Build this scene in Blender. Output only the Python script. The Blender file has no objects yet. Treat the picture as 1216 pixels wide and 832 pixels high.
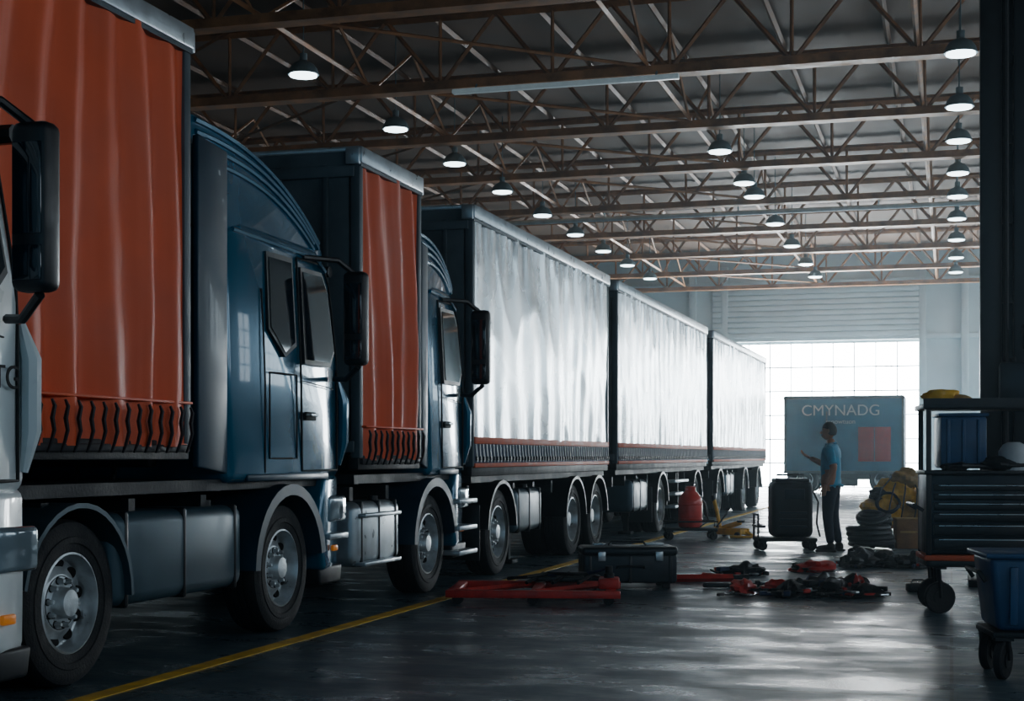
import bpy, bmesh, math, random
from mathutils import Vector, Matrix, Euler, noise
random.seed(7)
R=math.radians
C=bpy.context.scene.collection

# ------------------------------------------------------------ materials
def mat(name,col,rough=.5,metal=0.,var=.15,vscale=6.,bump=0.,bscale=40.,emit=None,estr=0.,coat=0.,stretch=(1,1,1),rvar=.1,spec=.5):
    m=bpy.data.materials.new(name); m.use_nodes=True
    nt=m.node_tree; n=nt.nodes; l=nt.links
    b=n['Principled BSDF']
    b.inputs['Metallic'].default_value=metal
    b.inputs['Coat Weight'].default_value=coat
    b.inputs['Coat Roughness'].default_value=.04
    b.inputs['Specular IOR Level'].default_value=spec
    tc=n.new('ShaderNodeTexCoord'); mp=n.new('ShaderNodeMapping')
    mp.inputs['Scale'].default_value=stretch
    l.new(tc.outputs['Object'],mp.inputs['Vector'])
    nz=n.new('ShaderNodeTexNoise'); nz.inputs['Scale'].default_value=vscale; nz.inputs['Detail'].default_value=5
    l.new(mp.outputs['Vector'],nz.inputs['Vector'])
    cr=n.new('ShaderNodeValToRGB')
    cr.color_ramp.elements[0].position=.3; cr.color_ramp.elements[1].position=.72
    cr.color_ramp.elements[0].color=tuple(c*(1-var) for c in col)+(1,)
    cr.color_ramp.elements[1].color=tuple(min(1,c*(1+var)) for c in col)+(1,)
    l.new(nz.outputs['Fac'],cr.inputs['Fac']); l.new(cr.outputs['Color'],b.inputs['Base Color'])
    mr=n.new('ShaderNodeMapRange')
    mr.inputs['From Min'].default_value=.3; mr.inputs['From Max'].default_value=.7
    mr.inputs['To Min'].default_value=max(.02,rough-rvar); mr.inputs['To Max'].default_value=min(1,rough+rvar)
    l.new(nz.outputs['Fac'],mr.inputs['Value']); l.new(mr.outputs['Result'],b.inputs['Roughness'])
    if bump>0:
        n2=n.new('ShaderNodeTexNoise'); n2.inputs['Scale'].default_value=bscale; n2.inputs['Detail'].default_value=4
        l.new(mp.outputs['Vector'],n2.inputs['Vector'])
        bp=n.new('ShaderNodeBump'); bp.inputs['Strength'].default_value=bump; bp.inputs['Distance'].default_value=.02
        l.new(n2.outputs['Fac'],bp.inputs['Height']); l.new(bp.outputs['Normal'],b.inputs['Normal'])
    if emit:
        b.inputs['Emission Color'].default_value=tuple(emit)+(1,)
        b.inputs['Emission Strength'].default_value=estr
    return m

BLUE=mat('blue_paint',(.008,.125,.225),.20,.25,.10,2,coat=.75,rvar=.03)
BLUED=mat('blue_paint_dark',(.005,.035,.065),.42,0,.2,3,coat=.12)
WHITEP=mat('white_paint',(.68,.76,.78),.3,0,.06,3,coat=.6,rvar=.05)
BLK=mat('black_plastic',(.008,.011,.015),.42,0,.3,8)
GASK=mat('black_gap',(.004,.005,.006),.7,0,.1)
GLASS=mat('tinted_glass',(.006,.014,.022),.05,0,.1,2,coat=.6,rvar=.02)
RUB=mat('tyre_rubber',(.009,.011,.014),.75,0,.35,12,bump=.3,bscale=60)
RIM=mat('rim_steel',(.55,.60,.63),.36,.65,.3,9,bump=.1)
HOLE=mat('rim_hole',(.003,.003,.004),.9)
CHAS=mat('chassis_steel',(.010,.013,.017),.6,.2,.4,6,bump=.2)
ALU=mat('aluminium_rail',(.42,.48,.52),.35,.6,.2,7)
TANK=mat('tank_metal',(.040,.085,.115),.40,.3,.15,4,bump=.05,bscale=10)
ORANGE=mat('orange_curtain',(.74,.100,.026),.50,0,.10,1.6,bump=.10,bscale=120,rvar=.06,spec=.35)
SILV=mat('silver_curtain',(.60,.66,.70),.27,.72,.04,1.5,bump=.03,bscale=9,rvar=.04)
NAVY=mat('navy_band',(.015,.03,.09),.6)
ORB=mat('orange_band',(.60,.10,.035),.6)
TRGREY=mat('trailer_grey_panel',(.070,.10,.12),.5,.1,.25,3,bump=.1)
STRAP=mat('black_strap',(.008,.010,.016),.6)
STRW=mat('white_strap',(.45,.48,.5),.6)
REDP=mat('red_steel',(.50,.022,.016),.42,.05,.3,9,bump=.15)
REDT=mat('red_tank_paint',(.70,.03,.018),.35,0,.2,5,coat=.3)
YEL=mat('yellow_plastic',(.75,.42,.03),.5,0,.25,8)
AMB=mat('amber_lens',(.7,.22,.02),.25,0,.1,emit=(1,.3,.03),estr=.15)
LENS=mat('headlight_lens',(.25,.33,.38),.1,.3,.2,4,coat=1.)
TAN=mat('tan_canvas',(.36,.23,.08),.8,0,.4,7,bump=.5,bscale=14)
BRN=mat('cardboard',(.22,.115,.05),.8,0,.3,5,bump=.2)
BINB=mat('blue_bin_plastic',(.015,.07,.17),.42,0,.2,5)
CABG=mat('cabinet_dark_steel',(.016,.026,.036),.40,.4,.3,6)
HAND=mat('drawer_handle_alu',(.5,.55,.58),.3,.8,.1)
RUST=mat('truss_rust_steel',(.33,.145,.055),.55,.05,.45,3,bump=.2)
PURL=mat('purlin_steel',(.15,.07,.03),.6,.1,.4,3)
DECK=mat('roof_deck',(.085,.048,.028),.8,.0,.35,.8,bump=.1)
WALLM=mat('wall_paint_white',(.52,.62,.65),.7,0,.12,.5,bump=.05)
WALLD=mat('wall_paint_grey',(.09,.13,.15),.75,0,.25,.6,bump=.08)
PIPE=mat('pale_pipe',(.38,.46,.48),.45,.3)
TUBEL=mat('linear_lamp_cover',(.40,.47,.50),.4,emit=(.7,.9,1.),estr=.12)
LAMP=mat('lamp_diffuser',(.9,.95,1.),.4,emit=(.75,.93,1.),estr=7.)
LSH=mat('lamp_shade_steel',(.12,.17,.19),.45,.3)
LINE=mat('yellow_floor_paint',(.80,.46,.035),.55,0,.35,5,bump=.1)
DOORW=mat('door_slat_white',(.56,.66,.69),.55,0,.1,1)
FRAME=mat('window_frame_steel',(.30,.38,.41),.5,.2)
DAY=mat('frosted_daylight_pane',(.8,.9,.95),.5,0,.05,emit=(.90,.97,1.),estr=40.)
FILLR=mat('frosted_daylight_pane_side_door',(.8,.9,.95),.5,0,.05,emit=(.90,.97,1.),estr=27.)  # glow for the added back door that the trailers mirror
FILLF=mat('frosted_shaded_pane',(.8,.9,.95),.5,0,.05,emit=(.20,.55,.85),estr=.5)  # dim blue glow replacing ambient light from behind the camera
FILLS=mat('frosted_side_pane',(.8,.9,.95),.5,0,.05,emit=(.78,.90,1.),estr=3.6)  # glow for the added right-wall windows near the camera
FILLS2=mat('frosted_side_pane_bright',(.8,.9,.95),.5,0,.05,emit=(.74,.90,1.),estr=6.5)  # stronger glow for the farther added windows
SKIN=mat('skin',(.32,.15,.085),.5,0,.1,10)
HAIR=mat('hair_dark',(.012,.010,.009),.7,0,.3,60,bump=.4,bscale=150)
SHIRT=mat('teal_polo_shirt',(.055,.27,.42),.8,0,.18,9,bump=.35,bscale=18)
JEAN=mat('dark_jeans',(.010,.016,.032),.85,0,.3,12,bump=.3,bscale=25)
SHOE=mat('dark_shoes',(.012,.010,.010),.55)
LIP=mat('lips',(.16,.055,.045),.5)
EYEW=mat('eye_white',(.6,.6,.58),.3)
BOXT=mat('box_body_blue',(.005,.105,.20),.6,.0,.2,1.5,spec=.25)
LETT=mat('lettering_white',(.42,.50,.54),.6)
REDW=mat('red_panel',(.30,.015,.010),.6,spec=.25)

def floor_mat():
    m=bpy.data.materials.new('polished_concrete'); m.use_nodes=True
    nt=m.node_tree;n=nt.nodes;l=nt.links;b=n['Principled BSDF']
    tc=n.new('ShaderNodeTexCoord')
    nz=n.new('ShaderNodeTexNoise'); nz.inputs['Scale'].default_value=.9; nz.inputs['Detail'].default_value=8; nz.inputs['Roughness'].default_value=.6
    l.new(tc.outputs['Object'],nz.inputs['Vector'])
    cr=n.new('ShaderNodeValToRGB'); cr.color_ramp.elements[0].position=.32;cr.color_ramp.elements[1].position=.7
    cr.color_ramp.elements[0].color=(.036,.072,.098,1);cr.color_ramp.elements[1].color=(.085,.138,.17,1)
    l.new(nz.outputs['Fac'],cr.inputs['Fac'])
    br=n.new('ShaderNodeTexBrick'); br.offset=0; br.inputs['Scale'].default_value=1
    br.inputs['Brick Width'].default_value=4.5; br.inputs['Row Height'].default_value=4.5; br.inputs['Mortar Size'].default_value=.012
    br.inputs['Color1'].default_value=(1,1,1,1);br.inputs['Color2'].default_value=(.9,.9,.9,1);br.inputs['Mortar'].default_value=(.3,.3,.3,1)
    l.new(tc.outputs['Object'],br.inputs['Vector'])
    mx=n.new('ShaderNodeMix'); mx.data_type='RGBA'; mx.blend_type='MULTIPLY'; mx.inputs[0].default_value=1
    l.new(cr.outputs['Color'],mx.inputs[6]); l.new(br.outputs['Color'],mx.inputs[7]); l.new(mx.outputs[2],b.inputs['Base Color'])
    n2=n.new('ShaderNodeTexNoise'); n2.inputs['Scale'].default_value=1.6; n2.inputs['Detail'].default_value=9; n2.inputs['Roughness'].default_value=.65
    mp=n.new('ShaderNodeMapping'); mp.inputs['Scale'].default_value=(.7,1.3,1); l.new(tc.outputs['Object'],mp.inputs['Vector']); l.new(mp.outputs['Vector'],n2.inputs['Vector'])
    mr=n.new('ShaderNodeMapRange'); mr.inputs['From Min'].default_value=.40; mr.inputs['From Max'].default_value=.60
    mr.inputs['To Min'].default_value=.23; mr.inputs['To Max'].default_value=.50
    l.new(n2.outputs['Fac'],mr.inputs['Value']); l.new(mr.outputs['Result'],b.inputs['Roughness'])
    n3=n.new('ShaderNodeTexNoise'); n3.inputs['Scale'].default_value=8; n3.inputs['Detail'].default_value=8; n3.inputs['Roughness'].default_value=.7
    l.new(mp.outputs['Vector'],n3.inputs['Vector'])
    bp=n.new('ShaderNodeBump'); bp.inputs['Strength'].default_value=.26; bp.inputs['Distance'].default_value=.02
    l.new(n3.outputs['Fac'],bp.inputs['Height']); l.new(bp.outputs['Normal'],b.inputs['Normal'])
    b.inputs['Specular IOR Level'].default_value=.7
    return m
FLOOR=floor_mat()

# ------------------------------------------------------------ builder
class B:
    def __init__(s): s.v=[];s.f=[];s.m=[];s.mats=[]
    def mi(s,m):
        if m not in s.mats: s.mats.append(m)
        return s.mats.index(m)
    def add(s,vs,fs,m,M=None):
        o=len(s.v); k=s.mi(m)
        for p in vs:
            p=Vector(p)
            s.v.append(M@p if M else p)
        for f in fs: s.f.append([i+o for i in f]); s.m.append(k)
    def addbm(s,bm,m,M=None):
        bm.verts.index_update()
        s.add([v.co.copy() for v in bm.verts],[[v.index for v in f.verts] for f in bm.faces],m,M); bm.free()
    def box(s,c,d,m,rot=(0,0,0),bev=0,seg=2,taper=None):
        bm=bmesh.new(); bmesh.ops.create_cube(bm,size=1)
        for v in bm.verts:
            v.co=Vector((v.co.x*d[0],v.co.y*d[1],v.co.z*d[2]))
            if taper and v.co.z<0: v.co.x*=taper; v.co.y*=taper
        if bev>0: bmesh.ops.bevel(bm,geom=bm.edges[:],offset=bev,segments=seg,profile=.5,affect='EDGES')
        s.addbm(bm,m,Matrix.Translation(c)@Euler(rot).to_matrix().to_4x4())
    def tube(s,pts,r,m,n=8,closed=False):
        pts=[Vector(p) for p in pts]; k=len(pts); rs=r if isinstance(r,(list,tuple)) else [r]*k
        vs=[];up=None
        for i,p in enumerate(pts):
            if closed: t=(pts[(i+1)%k]-pts[i-1])
            else: t=(pts[min(i+1,k-1)]-pts[max(i-1,0)])
            t=t.normalized() if t.length>1e-9 else Vector((0,0,1))
            if up is None:
                up=t.orthogonal().normalized()
            up=(up-t*up.dot(t)); up=up.normalized() if up.length>1e-6 else t.orthogonal().normalized()
            q=t.cross(up)
            for j in range(n):
                a=2*math.pi*(j+.5)/n
                vs.append(p+(up*math.cos(a)+q*math.sin(a))*rs[i])
        fs=[]
        for i in range(k if closed else k-1):
            a=i*n;b=((i+1)%k)*n
            for j in range(n): fs.append([a+j,a+(j+1)%n,b+(j+1)%n,b+j])
        if not closed: fs.append(list(range(n))[::-1]); fs.append([(k-1)*n+j for j in range(n)])
        s.add(vs,fs,m)
    def beam(s,p0,p1,w,m): s.tube([p0,p1],w*.7071,m,n=4)
    def lathe(s,prof,m,M=None,n=32,cap=True):
        vs=[];fs=[]
        for r,h in prof:
            for j in range(n):
                a=2*math.pi*j/n; vs.append((r*math.cos(a),r*math.sin(a),h))
        for i in range(len(prof)-1):
            for j in range(n): fs.append([i*n+j,i*n+(j+1)%n,(i+1)*n+(j+1)%n,(i+1)*n+j])
        if cap:
            fs.append([j for j in range(n)][::-1]); fs.append([(len(prof)-1)*n+j for j in range(n)])
        s.add(vs,fs,m,M)
    def prism(s,poly,x0,x1,m,bev=0,seg=3,fn=None):
        bm=bmesh.new()
        a=[bm.verts.new((x0,p[0],p[1])) for p in poly]; b=[bm.verts.new((x1,p[0],p[1])) for p in poly]
        bm.faces.new(a[::-1]); bm.faces.new(b); k=len(poly)
        for i in range(k): bm.faces.new([a[i],a[(i+1)%k],b[(i+1)%k],b[i]])
        bmesh.ops.recalc_face_normals(bm,faces=bm.faces[:])
        if bev>0: bmesh.ops.bevel(bm,geom=bm.edges[:],offset=bev,segments=seg,profile=.5,affect='EDGES',clamp_overlap=True)
        if fn:
            for v in bm.verts: v.co=fn(v.co)
        s.addbm(bm,m)
    def ell(s,c,d,m,rot=(0,0,0),seed=0,rough=0.,n=14):
        bm=bmesh.new(); bmesh.ops.create_uvsphere(bm,u_segments=n,v_segments=max(6,n*2//3),radius=1)
        for v in bm.verts:
            k=1+rough*noise.noise(v.co*1.7+Vector((seed,seed*2,0)))
            v.co=Vector((v.co.x*d[0],v.co.y*d[1],v.co.z*d[2]))*k
        s.addbm(bm,m,Matrix.Translation(c)@Euler(rot).to_matrix().to_4x4())
    def mesh(s,name,ang=35):
        me=bpy.data.meshes.new(name); me.from_pydata([tuple(v) for v in s.v],[],s.f)
        for m in s.mats: me.materials.append(m)
        for p,k in zip(me.polygons,s.m): p.material_index=k; p.use_smooth=True
        bm=bmesh.new(); bm.from_mesh(me); bmesh.ops.recalc_face_normals(bm,faces=bm.faces[:]); bm.to_mesh(me); bm.free()
        me.set_sharp_from_angle(angle=R(ang)); me.update(); return me
    def build(s,name,parent=None,loc=(0,0,0),rot=(0,0,0),ang=35):
        o=bpy.data.objects.new(name,s.mesh(name,ang)); C.objects.link(o); o.location=loc; o.rotation_euler=rot
        if parent: o.parent=parent
        return o
def inst(name,me,loc,rot=(0,0,0),parent=None):
    o=bpy.data.objects.new(name,me); C.objects.link(o); o.location=loc; o.rotation_euler=rot
    if parent: o.parent=parent
    return o
def empty(name):
    e=bpy.data.objects.new(name,None); C.objects.link(e); return e

# ------------------------------------------------------------ wheels
AX=Matrix.Rotation(R(90),4,'Y')
def make_wheel(front=True):
    b=B()
    tp=[(.30,-.14),(.36,-.155),(.44,-.155),(.485,-.135),(.50,-.10),(.50,-.075),(.488,-.072),(.488,-.062),(.50,-.06),(.50,-.02),(.488,-.017),(.488,-.007),(.50,-.004),
        (.50,.035),(.488,.038),(.488,.048),(.50,.05),(.50,.10),(.485,.135),(.44,.155),(.40,.152),(.395,.158),(.36,.158),(.355,.15),(.31,.145),(.295,.125),(.285,.06)]
    b.lathe(tp,RUB,AX,48,cap=False)
    if front:
        rp=[(.30,.13),(.305,.142),(.292,.146),(.283,.12),(.278,.06),(.268,.035),(.255,.03),(.20,.055),(.175,.07),(.17,.072),(.100,.072),(.095,.08),(.092,.125),(.080,.145),(.04,.15),(.0001,.15)]
    else:
        rp=[(.30,.13),(.305,.142),(.292,.146),(.28,.12),(.27,.0),(.255,-.03),(.21,-.05),(.17,-.06),(.165,-.055),(.12,-.055),(.115,-.03),(.11,.08),(.095,.10),(.04,.105),(.0001,.105)]
    b.lathe(rp,RIM,AX,48,cap=False)
    b.lathe([(.28,-.14),(.27,-.13),(.05,-.1),(.0001,-.1)],CHAS,AX,24,cap=False)
    nut=.072 if front else -.055
    for i in range(10):
        a=2*math.pi*i/10
        M=Matrix.Rotation(a,4,'X')@Matrix.Translation((nut,0,.136))@AX
        b.lathe([(.018,0),(.018,.03),(.012,.045),(.0001,.045)],RIM,M,6,cap=False)
        b.lathe([(.023,-.002),(.023,.004),(.0001,.004)],HOLE,M,10,cap=False)
        a2=a+R(18)
        tilt=R(-24.4) if front else R(-11)
        hx=.0445 if front else -.043
        M=Matrix.Rotation(a2,4,'X')@Matrix.Translation((hx,0,.226))@Matrix.Rotation(-tilt,4,'Y')@AX@Matrix.Diagonal((1.0,1.15,1,1))
        b.lathe([(.036,-.008),(.036,.005),(.0001,.005)],HOLE,M,14,cap=False)
    b.lathe([(.158,.0725),(.160,.076),(.163,.0725)] if front else [(.15,-.055),(.152,-.05),(.154,-.055)],CHAS,AX,32,cap=False)
    return b.mesh('truck_wheel')
WF=make_wheel(True); WR=make_wheel(False)
def axle(par,y,xs,front=True,w=2.5,dual=False,r=.5,face=None):
    me=WF if front else WR
    if face: me=face
    inst('wheel_near',me,(xs-.20,y,r),(R(random.random()*36),0,0),par); inst('wheel_far',me,(xs-w+.20,y,r),(0,0,R(180)),par)
    if dual:
        inst('wheel_near_inner',me,(xs-.53,y,r),(0,0,0),par); inst('wheel_far_inner',me,(xs-w+.53,y,r),(0,0,R(180)),par)
    b=B(); b.tube([(xs-w+.3,y,r),(xs-.3,y,r)],.07,CHAS,12); b.ell((xs-w/2,y,r),(.2,.2,.19),CHAS); b.build('axle',par)
def fender(b,wy,x1,m,width=.5,ri=.56,ro=.60,a0=5,a1=175,r=.5):
    n=16;vs=[];fs=[]
    for i in range(n+1):
        a=R(a0+(a1-a0)*i/n)
        for rr in(ri,ro):
            for x in(x1-width,x1): vs.append((x,wy+rr*math.cos(a),r+rr*math.sin(a)))
    for i in range(n):
        o=i*4;q=o+4
        fs+= [[o,q,q+1,o+1],[o+2,o+3,q+3,q+2],[o+1,q+1,q+3,o+3],[o,o+2,q+2,q]]
    fs+=[[0,1,3,2],[n*4,n*4+2,n*4+3,n*4+1]]
    b.add(vs,fs,m)

# ------------------------------------------------------------ cab
def cab(par,n,L,xs,paint,w=2.5,sleeper=True,fair=True,wy=None,roofz=3.1,tall=.6,rear=.42):
    cx=xs-w/2
    def tumble(p):
        z=p.z; k=.055*max(0,z-2.05)
        p=p.copy(); s=1 if p.x>cx else -1
        if abs(p.x-cx)>.3: p.x-=s*k
        if p.y>n-.55 and abs(p.x-cx)>.9: p.x-=s*.10*max(0,(p.y-(n-.55))/.55)**2
        return p
    def sx(y,z,off,side=1):
        k=.055*max(0,z-2.05)+.10*max(0,(y-(n-.55))/.55)**2
        return (xs-k+off) if side>0 else (xs-w+k-off)
    b=B()
    prof=[(n-L,1.18),(n-L,roofz-.05),(n-L+.3,roofz+.03),(n-.55,roofz),(n-.30,roofz-.12),(n-.06,2.12),(n,1.9),(n+.02,1.2),(n-.60,1.18)]
    b.prism(prof,xs-w,xs,paint,bev=.075,seg=4,fn=tumble)
    b.prism([(n-.50,.42),(n-.62,.78),(n-.56,1.0),(n-.50,1.22),(n+.02,1.22),(n+.04,.8),(n+.02,.42)],xs-w+.01,xs-.01,paint,bev=.05,seg=3,fn=tumble)
    b.prism([(n-.47,.30),(n-.49,.45),(n+.0,.45),(n-.03,.30)],xs-w+.06,xs-.06,BLK,bev=.02)
    for sd in (1,-1):
        def P(y,z,off): return (sx(y,z,off,sd),y,z)
        def panel(poly,m,off=.012):
            k=len(poly); vs=[P(y,z,off) for y,z in poly]+[P(y,z,-.03) for y,z in poly]
            b.add(vs,[list(range(k))]+[[i,(i+1)%k,k+(i+1)%k,k+i] for i in range(k)],m)
        def seam(poly,r=.007,closed=True,m=GASK):
            pp=[]
            for i in range(len(poly) if closed else len(poly)-1):
                a=poly[i];c=poly[(i+1)%len(poly)]
                for t in range(5): pp.append(P(a[0]+(c[0]-a[0])*t/5,a[1]+(c[1]-a[1])*t/5,.001))
            b.tube(pp,r,m,6,closed=closed)
        door=[(n-.98,1.26),(n-1.0,2.1),(n-.98,2.97),(n-.45,2.97),(n-.30,2.8),(n-.13,2.2),(n-.12,1.26)]
        seam(door,.009)
        win=[(n-.93,2.12),(n-.93,2.90),(n-.50,2.90),(n-.38,2.76),(n-.24,2.25),(n-.40,2.12)]
        panel(win,BLK,.010)
        cyw=sum(p[0] for p in win)/6;czw=sum(p[1] for p in win)/6
        panel([(cyw+(y-cyw)*.88,czw+(z-czw)*.91) for y,z in win],GLASS,.016)
        seam([(n-.98,1.98),(n-.12,1.93)],.005,False)
        seam([(n-L+.15,roofz-.06),(n-.62,roofz-.09),(n-.34,roofz-.2)],.020,False,paint)
        b.box(P(n-.84,1.70,.012),(.02,.20,.07),GASK,bev=.008)
        b.tube([P(n-.93,1.71,.01),P(n-.91,1.71,.045),P(n-.78,1.71,.045),P(n-.76,1.71,.01)],.012,HAND,6)
        my=n-.42
        b.tube([P(n-.85,2.99,0),P(n-.5,3.0,.16),(sx(my,2.9,.27,sd),my,2.90)],.024,BLK,8)
        b.tube([P(n-.25,2.03,0),P(n-.32,2.02,.12),(sx(my,2.1,.27,sd),my,2.12)],.024,BLK,8)
        b.box((sx(my,2.5,.27,sd),my,2.52),(.20,.14,.78),BLK,bev=.045,seg=3)
        b.box((sx(my,2.5,.27,sd),my-.072,2.60),(.15,.012,.42),GLASS,bev=.004)
        b.box((sx(my,2.5,.27,sd),my-.072,2.26),(.15,.012,.16),GLASS,bev=.004)
        b.tube([P(n-.05,1.30,.01),P(n-.04,1.5,.045),P(n-.05,1.85,.05),P(n-.09,2.02,.01)],[.02,.05,.05,.02],paint,8)
        b.box(P(n-.16,.93,-.02),(.10,.34,.22),LENS,bev=.03,seg=3)
        b.tube([(P(n-.14,.93,.02)),(P(n-.14,.93,.034))],.06,HAND,14)
        b.box(P(n-.02,.93,.0),(.07,.06,.13),AMB,bev=.015)
        b.box(P(n-.24,.60,.0),(.03,.10,.05),AMB,bev=.01)
        if sleeper:
            sw=[(n-1.58,2.35),(n-1.56,2.95),(n-1.08,2.95),(n-1.08,2.25),(n-1.30,2.15)]
            panel(sw,BLK,.010)
            c0=sum(p[0] for p in sw)/5;c1=sum(p[1] for p in sw)/5
            panel([(c0+(y-c0)*.86,c1+(z-c1)*.9) for y,z in sw],GLASS,.016)
            seam([(n-1.58,1.36),(n-1.58,2.02),(n-1.08,2.02),(n-1.08,1.36)])
            seam([(n-1.66,1.25),(n-1.66,3.0)],.007,False)
        b.box(P(n-L/2-.1,1.215,-.0),(.03,L-.75,.05),BLUED if paint is BLUE else BLK,bev=.01)
    b.box((cx,n-.155,2.55),(w-.42,.03,.80),GLASS,rot=(R(15.5),0,0),bev=.01)
    b.tube([(cx-w/2+.2,n+.06,3.0-.02),(cx+w/2-.2,n+.06,2.98)],.05,BLK,8)
    for z in (1.3,1.42,1.54,1.66,1.78): b.box((cx,n+.025,z),(w-.7,.04,.07),BLK,bev=.015)
    for z in (.55,.68): b.box((cx,n+.04,z),(w-1.1,.04,.07),BLK,bev=.015)
    if wy is not None:
        for s2,xx in ((1,xs+.035),(-1,xs-w+.535)):
            fender(b,wy,xx,BLUED if paint is BLUE else paint,.5,.575,.66,-2 if wy+.6>n-.3 else 8,178)
    b.build('cab_body',par,ang=30)
    if fair:
        f=B(); ns=16; ny=20; rows=[]
        y0=n-L-rear; y1=n-.20
        for i in range(ns+1):
            u=-1+2*i/ns; x=cx+u*(w/2-.02)
            row=[]
            for j in range(ny+1):
                t=j/ny; y=y0+(y1-y0)*t
                prof_=(1-t**2.3)
                h=tall*prof_*(.78+.22*(1-abs(u)**4))+.04
                z=roofz-.03+h
                xx=cx+(x-cx)*(1-.09*t**3-.10*max(0,h-.1)-(.03 if abs(u)>.99 else 0))
                row.append((xx,y,z))
            rows.append(row)
        vs=[];fs=[]
        for row in rows: vs+=row
        K=ny+1
        for i in range(ns):
            for j in range(ny): fs.append([i*K+j,(i+1)*K+j,(i+1)*K+j+1,i*K+j+1])
        for i,sgn in ((0,-1),(ns,1)):
            base=len(vs)
            for j in range(K):
                p=rows[i][j]; xo=cx+sgn*(w/2-.055-.09*w/2*(j/ny)**3)
                vs.append((xo,p[1],roofz-.16))
            for j in range(ny): fs.append([i*K+j,i*K+j+1,base+j+1,base+j])
        base=len(vs)
        for i in range(ns+1): p=rows[i][0]; vs.append((p[0],p[1],roofz-.16))
        for i in range(ns): fs.append([i*K,(i+1)*K,base+i+1,base+i])
        f.add(vs,fs,paint)
        for sgn,i in ((1,ns),(-1,0)):
            for dz,rr in ((.03,.024),(.12,.022),(.21,.022),(.32,.02)):
                pts=[]
                for j in range(1,ny):
                    p=rows[i][j]; zz=p[2]-dz*(1-.6*j/ny)
                    if zz<roofz+.0: break
                    q=(p[2]-zz)/max(.05,p[2]-(roofz-.16)); xo=cx+sgn*(w/2-.055-.09*w/2*(j/ny)**3)
                    pts.append((p[0]+(xo-p[0])*q+sgn*.004,p[1],zz))
                if len(pts)>3: f.tube(pts,rr,paint,6)
        for xx in (xs-.05,xs-w+.05):
            f.prism([(n-L-rear,1.3),(n-L-rear,roofz+tall*.60),(n-L+.02,roofz+tall*.55),(n-L+.02,1.25)],xx-.025,xx+.025,BLUED,bev=.012)
        f.build('roof_fairing',par,ang=50)

# ------------------------------------------------------------ curtain body
def curtain(b,y0,y1,z0,z1,x,m,kind,seed):
    ny=max(20,int((y1-y0)/(.024 if kind=='o' else .03))); nz=38
    vs=[];fs=[]
    for i in range(ny+1):
        y=y0+(y1-y0)*i/ny
        for j in range(nz+1):
            t=j/nz; z=z0+(z1-z0)*t
            if kind=='o':
                w=noise.noise(Vector((y*.9,z*.25,seed)))
                w2=noise.noise(Vector((y*2.6,z*.30,seed+9)))
                w3=noise.noise(Vector((y*6.,z*.55,seed+3)))
                s_=math.sin(2*math.pi*(y/.36)+6*w)
                d=.034*s_*abs(s_)**.3+.045*w2+.016*w3
                d*=.65+.45*(1-t)
                d+=.014*noise.noise(Vector((y*2,z*2.2+y,seed+20)))
            else:
                w=noise.noise(Vector((y*.35,z*.2,seed)))
                w1=noise.noise(Vector((y*.7+z*.5,z*.45-y*.1,seed+5)))
                edge=(abs(t-.5)*2)**2
                d=.032*w1
                d+=.0085*math.sin(2*math.pi*y/.55+5*w)*(.5+.9*edge)
                cre=1-abs(noise.noise(Vector((y*1.5+z*.75,z*.8-y*.25,seed+8))))*2.2
                d+=.011*max(0,cre)**2
                d+=.0055*noise.noise(Vector((y*3.4,z*.8,seed+2)))
                d+=.009*math.sin(2*math.pi*y/.24+3*w)*max(0,t-.80)/.2
            e=min(1,(y-y0)/.08,(y1-y)/.08); e=max(0,e)
            vs.append((x+d*e,y,z))
    K=nz+1
    for i in range(ny):
        for j in range(nz): fs.append([i*K+j,(i+1)*K+j,(i+1)*K+j+1,i*K+j+1])
    b.add(vs,fs,m)
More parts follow.
